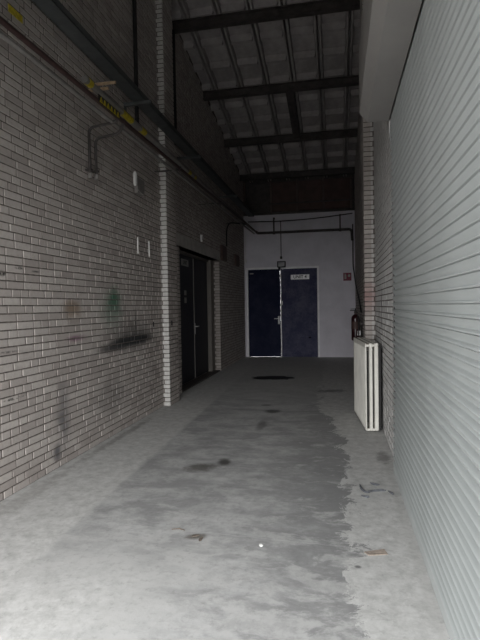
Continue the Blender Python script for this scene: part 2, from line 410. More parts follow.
# ---- brick walls
PITCH_Z, BH, BD, JT = 0.0625, 0.0515, 0.05, 0.012
LENS = (0.21, 0.10, 0.155)
NT = 6
def brick_box(mb, L, tone, off=(0, 0, 0), flip=1):
    """brick with its outer face at x=0 looking along +x (flip=-1: along -x), length along y"""
    c = 0.0025; D = BD
    def V(x, y, z): return (off[0]+flip*x, off[1]+y, off[2]+z)
    h, l = BH/2, L/2
    vs = [V(0,-l+c,-h+c),V(0,l-c,-h+c),V(0,l-c,h-c),V(0,-l+c,h-c),
          V(-c,-l,-h),V(-c,l,-h),V(-c,l,h),V(-c,-l,h), V(-D,-l,-h),V(-D,l,-h),V(-D,l,h),V(-D,-l,h)]
    fs = [(0,1,2,3),(0,4,5,1),(1,5,6,2),(2,6,7,3),(3,7,4,0),(4,8,9,5),(5,9,10,6),(6,10,11,7),(7,11,8,4)]
    if flip < 0: fs = [tuple(reversed(q)) for q in fs]
    mb.add(vs, fs, tone)
def courses(spans_of, z_top_of, zmax):
    """wild bond: list of (length, y centre, z centre)"""
    out = []; k = 0
    while (k+1)*PITCH_Z <= zmax:
        z = k*PITCH_Z + BH/2 + 0.004
        for (a, b) in spans_of(z):
            y = a; first = True; run = 0
            while y < b - 0.03:
                if first: L = random.choice((0.198, 0.095, 0.145)); first = False
                elif run >= 4 or random.random() < 0.24: L = 0.095
                else: L = 0.198
                run = 0 if L == 0.095 else run+1
                rem = b - y
                if rem < L + 0.05: L = rem
                if z < z_top_of(y): out.append((L - 0.002, y + L/2, z))
                y += L + JT
        k += 1
    return out
def brick_wall(parent, bricks, face_x, flip, n_single, lab):
    scored = []
    for (L, y, z) in bricks:
        q = project((face_x, y, z)); s = 0
        if q and -10 < q[0] < 490 and -5 < q[1] < 645:
            a = project((face_x, y-L/2, z)); b = project((face_x, y+L/2, z))
            if a and b: s = abs(b[0]-a[0]) * (BH*F_PX/q[2])
        scored.append((s, L, y, z))
    scored.sort(key=lambda t: -t[0])
    cache = {}; rest = MB()
    for i, (s, L, y, z) in enumerate(scored):
        tone = random.random()
        dx = random.uniform(-0.0015, 0.0025)
        if i < n_single and s > 0:
            Lq = round(L, 3)
            ti = int(tone*NT)
            key = (Lq, ti)
            if key not in cache:
                mb = MB(); brick_box(mb, Lq, (ti+0.5)/NT, flip=flip)
                cache[key] = mb.mesh('brick', 'brick', fix=False)
            link('brick', cache[key], parent, (face_x + flip*dx, y, z))
        else:
            brick_box(rest, L, tone, (face_x + flip*dx, y, z), flip)
    if rest.v:
        o = rest.build('brick_courses', 'brick', parent, fix=False)
        tag(o, lab, kind='stuff')
def ceil_z(y): return zbeam(y) + BEAM_H + 0.05
REC = 0.005   # joint recess

# near left wall
wl = MB().box(XROOM0, XL-REC, OPEN_Y, YP1, 0, 7.6).build('wall_left', 'mortar')
tag(wl, 'long grey-brown brick wall on the left with spray-paint marks', 'wall', kind='structure')
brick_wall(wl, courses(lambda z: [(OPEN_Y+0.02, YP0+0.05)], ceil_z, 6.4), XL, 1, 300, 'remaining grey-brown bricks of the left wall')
# far left wall, with the opening of the dark double door
DY0, DY1, DZ = 7.55, 10.25, 2.40
wf = MB()
wf.box(XROOM0, XLF-REC, YP1, DY0, 0, 6.6).box(XROOM0, XLF-REC, DY1, YB+0.3, 0, 6.0).box(XROOM0, XLF-REC, DY0, DY1, DZ, 6.4)
wf.box(XROOM0-0.1, XROOM0+0.02, DY0-.2, DY1+.2, 0, DZ+0.2)
wlf = wf.build('wall_left_far', 'mortar')
tag(wlf, 'dim brick wall on the left around the black double door', 'wall', kind='structure')
def spans_far(z):
    if z < DZ: return [(YP1+0.005, DY0), (DY1, YB)]
    if z < DZ+0.19: return [(DY1+0.06, YB)]
    return [(YP1+0.005, YB)]
brick_wall(wlf, courses(spans_far, ceil_z, 6.0), XLF, 1, 120, 'remaining dim bricks of the far left wall')
# brick return of the door opening (faces the camera)
k = 0; mbr = {}
while (k+1)*PITCH_Z < DZ:
    z = k*PITCH_Z + BH/2 + 0.004
    ti = random.randrange(NT); key = (k % 2, ti)
    if key not in mbr:
        x0 = -0.21 if k % 2 == 0 else -0.10
        mbr[key] = MB().cbox(x0, 0.006, 0, 0.10 if k % 2 else 0.05, -BH/2, BH/2, 0.004, (ti+.5)/NT).mesh('reveal_brick', 'brick')
    link('reveal_brick', mbr[key], wlf, (XLF, DY1-0.004, z)); k += 1
# concrete lintel over that opening
MB().cbox(XLF-0.25, XLF+0.012, YP1+0.02, DY1+0.06, DZ, DZ+0.19, 0.006).build('lintel', 'lintel', wlf)

def pillar(name, label, xw, xf, sgn):
    """brick pier from wall face xw out to xf; sgn +1 sticks out to +x"""
    a, b = (xw, xf) if sgn > 0 else (xf, xw)
    core = MB().box(a+(0 if sgn > 0 else REC), b-(REC if sgn > 0 else 0), YP0+REC, YP1-REC, 0, 6.0).build(name, 'mortar')
    tag(core, label, 'pillar', kind='structure')
    cache = {}; k = 0
    while k*PITCH_Z < 5.95:
        z = k*PITCH_Z + BH/2 + 0.004
        sp = ((YP0, YP0+0.205), (YP0+0.215, YP1)) if k % 2 == 0 else ((YP0, YP0+0.10), (YP0+0.11, YP0+0.315), (YP0+0.325, YP1))
        for j, (y0, y1) in enumerate(sp):
            ti = random.randrange(NT); key = (k % 2, j, ti)
            if key not in cache:
                ins = 0.016 if (k % 2 and j == 0) else 0.002
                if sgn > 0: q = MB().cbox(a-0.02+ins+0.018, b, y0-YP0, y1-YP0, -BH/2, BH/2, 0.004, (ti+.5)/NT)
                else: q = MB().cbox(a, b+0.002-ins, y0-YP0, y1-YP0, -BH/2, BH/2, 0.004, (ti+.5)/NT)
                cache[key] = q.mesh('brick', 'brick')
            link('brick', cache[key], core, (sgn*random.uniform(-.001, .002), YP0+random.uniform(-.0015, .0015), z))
        k += 1
    return core
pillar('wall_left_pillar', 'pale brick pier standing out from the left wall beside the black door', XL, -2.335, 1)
pillar('wall_right_pillar', 'pale brick pier standing out from the right wall behind the radiator', XR, 0.36, -1)

# right wall
SH_Y0, SH_Y1, SH_Z = -0.09, 4.17, 2.93
wr = MB().box(XR+REC, XROOM1, OPEN_Y, YB+0.3, 0, 7.6).build('wall_right', 'mortar')
tag(wr, 'grey brick wall on the right beyond the roller shutter', 'wall', kind='structure')
def spans_right(z):
    s = [(4.215, YP0), (YP1, YB)]
    if z > SH_Z+0.05: s = [(OPEN_Y+0.02, YP0), (YP1, YB)]
    return s
brick_wall(wr, courses(spans_right, ceil_z, 6.2), XR, -1, 200, 'remaining bricks of the right wall')

# front wall above the open end
wfr = MB().box(XROOM0, XROOM1, OPEN_Y-0.22, OPEN_Y, OPEN_H, 7.6)
wfr = wfr.build('wall_front', 'render'); tag(wfr, 'plain wall above the open street end', 'wall', kind='structure')

# back wall with the blue double door
BX0, BX1, BZ = -2.44, -0.455, 2.455
wb = MB()
wb.box(XROOM0, BX0, YB, YB+0.12, 0, 3.88).box(BX1, XROOM1, YB, YB+0.12, 0, 3.88).box(BX0, BX1, YB, YB+0.12, BZ, 3.88)
wb = wb.build('wall_back', 'white_wall'); tag(wb, 'lilac-white painted end wall around the blue double door', 'wall', kind='structure')
MB().box(XLF, XR, YB-0.05, YB+0.14, 3.88, 3.93).build('ledge', 'steel_dark', wb)
MB().box(XROOM0, XROOM1, YB+0.10, YB+0.22, 3.88, 6.2).build('backing', 'steel_dark', wb)
edges = [-2.46, -1.72, -1.02, -0.32, 0.40, 0.49]
for i in range(4):
    MB().cbox(edges[i]+0.03, edges[i+1]-0.03, YB+0.04, YB+0.09, 3.97, 4.76, 0.006).build('panel', 'brown_panel' if i else 'steel_dark', wb)
for e in edges[:5]:
    MB().box(e-0.022, e+0.022, YB+0.0, YB+0.10, 3.93, 4.80).build('mullion', 'mullion', wb)
MB().box(XLF, XR, YB+0.02, YB+0.10, 4.76, 5.2).build('head_board', 'steel_dark', wb)
MB().box(XLF, XR, YB-0.01, YB+0.03, 4.16, 4.19).build('rail', 'steel_dark', wb)

# ---- sloping ceiling of coffered panels
sl = math.atan(0.19)
def zpan(y): return zbeam(y) + BEAM_H
cm = MB()
y0, y1 = OPEN_Y-0.3, YB+0.5
vs = [(XROOM0, y0, zpan(y0)+0.15), (XROOM1, y0, zpan(y0)+0.15), (XROOM1, y1, zpan(y1)+0.15), (XROOM0, y1, zpan(y1)+0.15)]
vs += [(a, b, c_+0.15) for a, b, c_ in vs]
cm.add(vs, [(0,3,2,1),(4,5,6,7),(0,1,5,4),(1,2,6,5),(2,3,7,6),(3,0,4,7)])
ce = cm.build('ceiling', 'ceil'); tag(ce, 'sloping ceiling of grey coffered panels between dark purlins', 'ceiling', kind='structure')
BEAMS = [7.43 + 1.77*k for k in range(-4, 4)]
PW, PL = 0.50, 1.77/math.cos(sl)
pm = MB(); g = 0.006
pm.box(g, PW-g, g, PL-g, 0.115, 0.135)
for (a, b) in ((g, 0.065), (PW-0.065, PW-g)): pm.taper(a, b, g, PL-g, 0.0, 0.12, 0.016)
for kk in range(4):
    yc = 0.04 + kk*(PL-0.08)/3
    pm.taper(0.05, PW-0.05, max(g, yc-0.055), min(PL-g, yc+0.055), 0.006, 0.12, 0.028)
pme = pm.mesh('panel', 'ceil')
for yb in BEAMS:
    for c_ in range(7):
        x = -2.75 + c_*0.5
        o = link('panel', pme, ce, (x, yb, zpan(yb)+random.uniform(0, .004))); o.rotation_euler = (-sl, 0, 0)
# purlins
for k, yb in enumerate(BEAMS[4:]):
    mb = MB(); zb = zbeam(yb); hw = 0.055
    for z0, z1, h in ((zb, zb+0.014, hw), (zb+0.014, zb+BEAM_H-0.014, 0.006), (zb+BEAM_H-0.014, zb+BEAM_H, hw)):
        mb.box(XL+0.004 if yb < YP1 else XLF+0.004, XR-0.004, yb-h, yb+h, z0, z1)
    o = mb.build('steel_purlin', 'steel_dark')
    lab = ['dark steel purlin highest in view across the coffered ceiling', 'dark steel purlin second from the top, above the short joist',
           'dark steel purlin below the short joist, third from the top', 'dark steel purlin lowest in view, above the brown panels'][k]
    tag(o, lab, 'beam', 'purlins under the sloping ceiling')
# short joist between the second and third visible purlins
ya, yb = BEAMS[5], BEAMS[6]
mb = MB()
for (x0, x1) in ((-0.90, -0.885), (-0.765, -0.75)):
    vs = [(x0, ya+.06, zbeam(ya)+.02), (x1, ya+.06, zbeam(ya)+.02), (x1, yb-.06, zbeam(yb)+.02), (x0, yb-.06, zbeam(yb)+.02)]
    vs += [(a, b, c_+0.12) for a, b, c_ in vs]
    mb.add(vs, [(0,3,2,1),(4,5,6,7),(0,1,5,4),(1,2,6,5),(2,3,7,6),(3,0,4,7)])
vs = [(-0.885, ya+.06, zbeam(ya)+.05), (-0.765, ya+.06, zbeam(ya)+.05), (-0.765, yb-.06, zbeam(yb)+.05), (-0.885, yb-.06, zbeam(yb)+.05)]
vs += [(a, b, c_+0.02) for a, b, c_ in vs]
mb.add(vs, [(0,3,2,1),(4,5,6,7),(0,1,5,4),(1,2,6,5),(2,3,7,6),(3,0,4,7)])
tag(mb.build('steel_joist', 'steel_dark'), 'short dark steel joist running between two purlins under the ceiling', 'joist')

# ================================================================== ROLLER SHUTTER
rs = thing('roller_shutter', 'tall pale grey slatted roller shutter filling the right side', 'roller shutter', (0.468, SH_Y0, 0))
SP = 0.0525
prof = [(-0.012, SP), (-0.012, 0.965*SP), (-0.0185, 0.95*SP), (-0.0200, 0.93*SP)]
for i in range(1, 13):
    q = 1 - i/12
    prof.append((-0.001-0.019*q**1.8, (0.25+0.68*q)*SP))
prof += [(-0.007, 0.225*SP), (-0.0170, 0.195*SP), (-0.0245, 0.155*SP), (-0.0280, 0.10*SP), (-0.0265, 0.04*SP), (-0.0205, 0.0), (0.010, 0.0), (0.010, SP)]
LS = SH_Y1-SH_Y0-0.03
slat = MB().prism(prof, 'y', 0.0, LS).mesh('slat', 'shutter', smooth=True)
nsl = int((SH_Z-0.09)/SP)
for k in range(nsl):
    link('slat', slat, rs, (random.uniform(-.0005, .0005), random.uniform(-.003, .003), 0.085+k*SP))
MB().cbox(-0.022, 0.012, 0, LS, 0.0, 0.085, 0.006).build('bottom_bar', 'shutter', rs)
def guide(y, d):
    mb = MB()
    mb.box(-0.012, 0.022, y, y+d*0.004, 0, SH_Z-0.03)
    mb.box(0.016, 0.022, y-d*0.05, y, 0, SH_Z-0.03)
    mb.box(-0.012, -0.009, y-d*0.0, y+d*0.028, 0, SH_Z-0.03)
    return mb
guide(SH_Y1-SH_Y0+0.005, 1).build('guide_rail', 'housing', rs)
MB().box(-0.006, 0.015, LS+0.006, LS+0.030, 0.02, SH_Z-0.03).build('slot_dark', 'black', rs)  # added black strip standing in for the dark inside the guide slot
guide(-0.015, -1).build('guide_rail', 'housing', rs)
# housing over the shutter: side, sloping edge, underside and end plates
hp = [(-0.012, -0.03+SH_Z), (-0.015, SH_Z+0.55), (-0.265, SH_Z+0.55), (-0.265, SH_Z+0.06), (-0.20, SH_Z-0.02), (-0.032, SH_Z-0.02), (-0.028, SH_Z+0.02)]
hp = [(-0.033, SH_Z-0.02), (-0.20, SH_Z-0.02), (-0.265, SH_Z+0.06), (-0.265, SH_Z+0.55), (0.028, SH_Z+0.55), (0.028, SH_Z+0.30), (-0.033, SH_Z+0.30)]
MB().prism(hp, 'y', -0.06, SH_Y1-SH_Y0+0.03).build('housing', 'housing', rs)
mb = MB().prism([(u*1.0-0.001, v) for u, v in [(-0.034, SH_Z-0.02), (-0.20, SH_Z-0.02), (-0.264, SH_Z+0.06), (-0.264, SH_Z+0.55), (0.026, SH_Z+0.55), (0.026, SH_Z+0.0)]], 'y', SH_Y1-SH_Y0+0.03, SH_Y1-SH_Y0+0.036)
mb.build('end_plate', 'housing', rs)
MB().tube(fillet([(-0.02, SH_Y1-SH_Y0+0.045, SH_Z-0.02), (-0.02, SH_Y1-SH_Y0+0.07, SH_Z-0.10), (0.0, SH_Y1-SH_Y0+0.05, SH_Z-0.3), (0.02, SH_Y1-SH_Y0+0.045, SH_Z-0.5)], 0.08), 0.007, 8).build('cable', 'galv', rs, smooth=True)

# ================================================================== DOORS
d1 = thing('door_1', 'dark blue double door with grey frame in the end wall', 'door', ((BX0+BX1)/2, YB, 0), kind='structure')
hw = (BX1-BX0)/2
fr = MB()
fr.box(-hw, -hw+0.05, -0.03, 0.10, 0, BZ).box(hw-0.05, hw, -0.03, 0.10, 0, BZ).box(-hw+0.05, hw-0.05, -0.03, 0.10, BZ-0.05, BZ)
fr.box(-hw+0.05, -hw+0.085, 0.057, 0.10, 0, BZ-0.05).box(hw-0.085, hw-0.05, 0.057, 0.10, 0, BZ-0.05).box(-hw+0.05, hw-0.05, 0.057, 0.10, BZ-0.085, BZ-0.05)
fr.build('door_frame', 'frame', d1)
gx = -0.055; gap = 0.008
lf = MB().cbox(-hw+0.055, gx-gap/2, 0.01, 0.055, 0.006, BZ-0.055, 0.003).build('door_leaf', 'door_blue', d1); lf['label'] = 'clean dark blue leaf with handle'
rf = MB().cbox(gx+gap/2, hw-0.055, 0.01, 0.055, 0.003, BZ-0.055, 0.003).build('door_leaf', 'door_blue_scuffed', d1); rf['label'] = 'scuffed blue leaf'
hd = MB().cbox(gx-0.075, gx-0.03, -0.002, 0.012, 0.90, 1.12, 0.004)
hd.tube(fillet([(gx-0.05, 0.0, 1.05), (gx-0.05, -0.055, 1.05), (gx-0.17, -0.055, 1.05)], 0.02), 0.010, 8)
hd.build('handle', 'white', lf)
MB().cbox(gx+0.012, gx+0.06, -0.006, 0.012, 1.42, 1.53, 0.003).build('lock_plate', 'pale', rf)
MB().cbox(-hw+0.10, -hw+0.20, 0.004, 0.012, 2.28, 2.31, 0.002).build('label_plate', 'plaque', lf)
ast = MB().cbox(gx+gap/2-0.001, gx+gap/2+0.024, -0.004, 0.011, 0.01, BZ-0.07, 0.002).build('edge_strip', 'pale', rf)
for k in range(14):
    zc = 0.12 + k*0.16 + random.uniform(-.03, .03)
    MB().box(gx-gap/2, gx+gap/2, 0.03, 0.04, zc, zc+0.06).build('gap_seal', 'black', rf)
# sign on the scuffed leaf
sg = thing('door_sign', 'small white sign with black lettering on the scuffed blue door', 'sign', (-0.965, YB+0.007, 2.17))
MB().cbox(-0.25, 0.25, -0.004, 0.003, -0.065, 0.065, 0.002).build('plate', 'sign_white', sg)
t = link('lettering', text_mesh('UNIT 4', 0.115, 'lettering'), sg, (0.0, -0.0055, 0.0)); t.rotation_euler = (math.pi/2, 0, 0)

XD = -2.70
d2 = thing('door_2', 'blue-black double door set back in the left brick wall', 'door', (XD, 8.99, 0), kind='structure')
fr = MB()
fr.box(-0.05, 0.085, 1.01, DY1-8.99-0.006, 0, DZ).box(-0.05, 0.03, DY0-8.99+0.004, -1.30, 0, DZ).box(-0.05, 0.03, -1.30, 1.01, DZ-0.05, DZ)
fr.build('door_frame', 'frame_brown', d2)
l1 = MB().cbox(-0.045, 0.0, -1.295, -0.008, 0.03, DZ-0.055, 0.003).build('door_leaf', 'door_black', d2)
l2 = MB().cbox(-0.045, 0.0, 0.008, 1.005, 0.03, DZ-0.055, 0.003).build('door_leaf', 'door_black', d2)
MB().cbox(0.0, 0.012, -0.012, 0.012, 0.03, DZ-0.06, 0.002).build('meeting_strip', 'grey_pipe', l1)
h = MB().cbox(0.0, 0.014, 0.012, 0.05, 0.88, 1.09, 0.003)
h.tube(fillet([(0.01, 0.03, 1.03), (0.06, 0.03, 1.03), (0.06, 0.13, 1.03)], 0.02), 0.009, 8)
h.build('handle', 'pale', l2)
MB().cbox(0.0, 0.20, DY0-8.99+0.003, DY1-8.99-0.006, 0.0, 0.026, 0.004).build('threshold', 'steel_dark', d2)
sg = thing('door_sign', 'grey plaque with faint lettering high on the black door', 'sign', (XD+0.003, 8.47, 2.21))
MB().cbox(-0.002, 0.004, -0.21, 0.21, -0.06, 0.06, 0.001).build('plate', 'plaque', sg)
t = link('lettering', text_mesh('UNIT', 0.10, 'lettering'), sg, (0.0055, 0.0, 0.0)); t.rotation_euler = (math.pi/2, 0, math.pi/2)
for zc, h_, lab in ((1.665, 0.085, 'upper small paper notice on the black door'), (1.53, 0.10, 'lower small paper notice on the black door')):
    o = MB().cbox(0, 0.003, -0.06, 0.06, -h_/2, h_/2, 0.001).build('paper_notice', 'plaque', None, loc=(XD+0.002, 8.47, zc))
    tag(o, lab, 'notice', 'notices on the black door')

# ================================================================== RADIATOR
rd = thing('radiator', 'cream triple-panel steel radiator standing loose on the floor against the pier', 'radiator', (0.372, 5.43, 0), math.radians(5.0))
H, LR = 0.975, 1.02
def rpanel(x0, x1, flut):
    mb = MB().cbox(x0, x1, 0, LR, 0.02, H, 0.004)
    if flut:
        for k in range(24):
            y = 0.05 + k*(LR-0.1)/24
            mb.cbox(x0-0.0035, x0+0.003, y, y+0.026, 0.05, H-0.05, 0.002)
    return mb
for x0, x1, fl_, lb in ((-0.075, -0.060, True, 'wide cream front panel'), (-0.030, 0.002, False, None), (0.024, 0.064, False, None)):
    o = rpanel(x0, x1, fl_).build('panel', 'cream', rd)
    if lb: o['label'] = lb
for x0, x1 in ((-0.056, -0.034), (0.006, 0.020)):
    mb = MB()
    for k in range(17):
        y = 0.05 + k*0.056
        mb.box(x0, x1, y, y+0.004, 0.10, H-0.08)
    mb.build('convector', 'black', rd)
mb = MB()
for k in range(34):
    y = 0.01 + k*0.03
    mb.box(-0.060, 0.050, y, y+0.018, H-0.012, H-0.004)
mb.build('top_grille', 'grille', rd)
MB().box(0.066, 0.094, 0.02, LR-0.02, 0.03, H-0.04).build('rear_shade', 'black', rd)  # black slab added for the shadow gap behind the radiator
for x0, x1 in ((-0.060, -0.030), (0.002, 0.024)):
    MB().box(x0, x1, 0.0, 0.012, H-0.035, H-0.012).build('end_tie', 'cream', rd)
    MB().box(x0, x1, 0.0, 0.012, 0.02, 0.045).build('end_tie', 'cream', rd)
for y in (0.08, 0.90):
    MB().cbox(-0.07, 0.06, y, y+0.04, 0.0, 0.022, 0.003).build('foot', 'black', rd)

# ================================================================== FIRE EXTINGUISHER AND ITS SIGN
ex = thing('fire_extinguisher', 'dark red fire extinguisher with black hose hanging on the right wall', 'extinguisher', (0.345, 9.4, 0.72))
MB().lathe([(0.06, 0), (0.075, 0.012), (0.078, 0.03), (0.078, 0.41), (0.070, 0.45), (0.045, 0.485), (0.024, 0.495), (0.022, 0.52)], 24).build('cylinder', 'ext_red', ex, smooth=True)
vl = MB().lathe([(0.026, 0.515), (0.028, 0.545), (0.02, 0.56)], 14).build('valve', 'steel_dark', ex)
mb = MB().cbox(-0.10, 0.015, -0.015, 0.015, 0.56, 0.575, 0.003).cbox(-0.09, 0.012, -0.012, 0.012, 0.59, 0.602, 0.003).box(-0.01, 0.01, 0.0, 0.02, 0.555, 0.61)
mb.build('lever', 'black', ex)
MB().tube(fillet([(0.01, -0.02, 0.535), (0.03, -0.09, 0.54), (0.05, -0.10, 0.35), (0.05, -0.085, 0.10)], 0.06), 0.011, 8).build('hose', 'black', ex, smooth=True)
MB().lathe([(0.079, 0.22), (0.0795, 0.22), (0.0795, 0.36), (0.079, 0.36)], 24).build('label_band', 'brown_box', ex, smooth=True)
MB().box(0.06, 0.143, -0.03, 0.03, 0.30, 0.34).build('wall_bracket', 'steel_dark', ex)
MB().cbox(0.03, 0.09, -0.085, -0.078, 0.10, 0.19, 0.002).build('inspection_tag', 'pale', ex)

sg = thing('safety_sign', 'small red fire extinguisher sign with white pictogram on the end wall', 'sign', (0.285, YB-0.004, 2.14))
MB().cbox(-0.105, 0.105, -0.003, 0.003, -0.105, 0.105, 0.002).build('plate', 'sign_red', sg)
mb = MB().box(-0.075, -0.025, -0.0045, -0.003, -0.06, 0.05).box(-0.062, -0.038, -0.0045, -0.003, 0.05, 0.075).box(-0.085, -0.04, -0.0045, -0.003, 0.066, 0.078)
fl_ = [(0.01, -0.01), (0.03, -0.025), (0.06, -0.025), (0.08, 0.0), (0.075, 0.03), (0.06, 0.05), (0.055, 0.025), (0.04, 0.06), (0.03, 0.03), (0.015, 0.02)]
mb.prism([(u, v+0.02) for u, v in fl_], 'y', -0.0045, -0.003)
mb.build('pictogram', 'plaque', sg)

# ================================================================== PIPES AND TRAY ALONG THE LEFT WALL
def zmain(y): return 3.215 + 0.0125*y
mp = thing('heating_pipe', 'dark red-brown pipe running the length of the left wall', 'pipe', (-2.08, 0, 0))
MB().tube([(0, y, zmain(y)) for y in (OPEN_Y+0.02, 3, 6, 9, 12.9)] , 0.021, 12).build('pipe_run', 'rust_pipe', mp, smooth=True)
for y in (6.35, 8.7, 11.0):
    br = MB().box(XL-(-2.08)+0.002 if y < YP0 else XLF+2.08+0.002, 0.0, y-0.015, y+0.015, zmain(y)-0.034, zmain(y)-0.022)
    br.lathe([(0.035, -0.01), (0.035, 0.01)], 12, (0, y, zmain(y)))
    br.build('pipe_bracket', 'steel_dark', mp)
gp = MB().tube([(-2.135, y, zmain(y)-0.045) for y in (OPEN_Y+0.02, 3, 6, 9, 12.8)], 0.018, 10).build('conduit', 'grey_pipe', smooth=True)
tag(gp, 'grey conduit pipe just under the dark red-brown pipe', 'pipe')
gp = thing('gas_pipe', 'dull grey pipe with yellow markers running above the red-brown pipe', 'pipe', (-2.19, 0, 3.46))
MB().tube([(0, y, 0) for y in (4.05, 6, 9, 12.95)], 0.032, 12).build('pipe_run', 'grey_pipe', gp, smooth=True)
for y, l in ((4.13, 0.07), (4.93, 0.25), (5.37, 0.13), (7.17, 0.12), (7.45, 0.10)):
    MB().tube([(0, y-l/2, 0), (0, y+l/2, 0)], 0.0345, 12).build('yellow_marker', 'yellow', gp, smooth=True)
o = MB().cbox(0.002, 0.008, -0.085, 0.085, -0.03, 0.03, 0.002).build('wall_marker', 'yellow', loc=(XL, 3.43, 3.705))
tag(o, 'small yellow marker plate on the bricks at the upper left', 'marker')
# row of yellow tags on the pipes
ts = thing('warning_strip', 'dark strip with a row of yellow triangles beside the branch pipes', 'warning strip', (-2.045, 4.02, zmain(4.2)))
MB().box(-0.004, 0.0, 0, 0.44, -0.035, 0.035).build('strip', 'black', ts)
tri = MB().prism([(0, -0.026), (0.055, -0.026), (0.0275, 0.026)], 'x', 0.0, 0.004).mesh('yellow_triangle', 'yellow')
for k in range(6): link('yellow_triangle', tri, ts, (0, 0.02+k*0.068, 0))
# branch pipes
for y, xo, zt, zb, lab in ((4.47, -2.385, 3.20, 2.74, 'nearer of two thin dark branch pipes bending down the left wall'), (4.60, -2.385, 3.14, 2.76, 'farther of two thin dark branch pipes bending down the left wall')):
    p_ = MB().tube(fillet([(-2.08, y, zmain(y)-0.02), (-2.12, y, zt+0.02), (xo, y, zt-0.01), (xo, y, zb)], 0.06, 8), 0.014, 10)
    o = thing('branch_pipe', lab, 'pipe', (0, 0, 0), group='branch pipes on the left wall')
    p_.build('pipe_bend', 'steel_dark', o, smooth=True)
    MB().box(XL+0.002, xo+0.02, y-0.02, y+0.02, zb+0.03, zb+0.05).build('pipe_clip', 'steel_dark', o)
    MB().tube([(xo, y, zb-0.045), (xo, y, zb+0.005)], 0.022, 10).build('end_cap', 'grey_pipe', o)

# cable tray
ct = thing('cable_tray', 'blue-grey steel cable tray on brackets high along the left wall', 'cable tray', (-2.225, 0, 3.82))
mb = MB().box(-0.09, 0.065, OPEN_Y+0.02, 13.0, 0, 0.006).box(-0.09, -0.084, OPEN_Y+0.02, 13.0, 0, 0.06).box(0.059, 0.065, OPEN_Y+0.02, 13.0, 0, 0.06)
mb.build('tray_channel', 'tray', ct)
for y in (3.2, 5.42, 7.55, 10.4):
    xw = (XL if y < YP0 else XLF)+2.225+0.003
    b = MB().box(xw, 0.13, y-0.02, y+0.02, -0.04, -0.002).box(xw, xw+0.01, y-0.03, y+0.03, -0.20, 0.0)
    b.build('bracket', 'tray', ct)
for k in range(3):
    tag(MB().tube([(-2.27+k*0.035, y, 3.844+0.004*math.sin(y*2+k)) for y in [OPEN_Y+0.05+i*0.55 for i in range(25)]], 0.012, 8).build('cable', 'black', smooth=True),
        ['thin black cable lying in the tray nearest the wall', 'thin black cable in the middle of the tray', 'thin black cable in the tray farthest from the wall'][k], 'cable', 'cables in the tray')
# wooden battens fixed to the wall above the pipes
for (x0, x1, y, z, lab, strap) in ((XL+0.003, -2.14, 4.58, 3.66, 'upper thin raw wood batten sticking out above the yellow strip', False),
                                   (XL+0.003, -2.18, 4.50, 3.57, 'lower thin raw wood batten with a dark strap around it', True)):
    o = thing('wood_batten', lab, 'batten', ((x0+x1)/2, y, z), group='wood battens by the pipes')
    MB().cbox(-(x1-x0)/2, (x1-x0)/2, -0.012, 0.012, -0.012, 0.012, 0.002).build('batten', 'wood', o)
    if strap: MB().cbox(-0.04, 0.04, -0.015, 0.015, -0.015, 0.015, 0.002).build('strap', 'black', o)
    else: MB().cbox(-(x1-x0)/2, -(x1-x0)/2+0.06, -0.0145, 0.0145, -0.0145, 0.0145, 0.002).build('strap', 'black', o)

# upright pipes on the left wall
o = MB().tube([(-2.385, 5.68, 3.62), (-2.385, 5.68, 6.0)], 0.026, 10).build('downpipe', 'black', smooth=True)
tag(o, 'thin black upright pipe on the left wall before the pier', 'pipe')
o = MB().tube([(-2.45, 7.33, 3.95), (-2.45, 7.33, 5.7)], 0.03, 10).build('downpipe', 'black', smooth=True)
tag(o, 'thin black upright pipe just beyond the left pier', 'pipe')

# ---- small fittings on the left wall
wl_ = thing('wall_lamp', 'narrow white lamp with a dark box high on the left wall', 'lamp', (XL, 5.60, 2.98))
MB().tube([(0.035, 0, -0.085), (0.035, 0, -0.06), (0.035, 0, 0.06), (0.035, 0, 0.085)], [0.012, 0.024, 0.024, 0.012], 12).build('tube_cover', 'white', wl_, smooth=True)
MB().cbox(0.002, 0.05, 0.05, 0.26, -0.16, 0.03, 0.004).build('ballast_box', 'grey_pipe', wl_)
MB().tube(fillet([(0.05, 0.06, -0.12), (0.07, 0.10, -0.16), (0.05, 0.22, -0.15)], 0.03), 0.006, 8).build('wire', 'plaque', wl_)
for y, z, lab in ((5.70, 2.18, 'left one of two white upright flat brackets on the brick wall'), (6.07, 2.18, 'white upright flat bracket nearest the brick pier')):
    b = thing('wall_bracket', lab, 'bracket', (XL, y, z), group='white brackets on the left wall')
    MB().cbox(0.002, 0.018, -0.005, 0.005, -0.10, 0.10, 0.002).build('flat_bar', 'white', b)
    MB().cbox(0.0015, 0.006, 0.005, 0.02, -0.09, 0.09, 0.001).build('fixing_flange', 'plaque', b)
for (x, y, z, lab) in ((XL, 6.17, 1.18, 'small rusty iron wall tie in the left wall'), (-2.335, 6.64, 1.18, 'small rusty iron wall tie in the left pier')):
    b = MB().cbox(0.0025, 0.012, -0.014, 0.014, -0.035, 0.035, 0.003).build('wall_tie', 'black', loc=(x, y, z)); tag(b, lab, 'wall tie', 'iron wall ties')
b = thing('door_bell', 'tiny white fitting above the concrete lintel', 'fitting', (XLF, 8.81, 2.70))
MB().cbox(0.002, 0.035, -0.03, 0.03, -0.05, 0.05, 0.004).build('case', 'pale', b)
MB().lathe([(0.02, -0.075), (0.022, -0.05)], 10, (0.02, 0, 0)).build('push_cap', 'white', b)
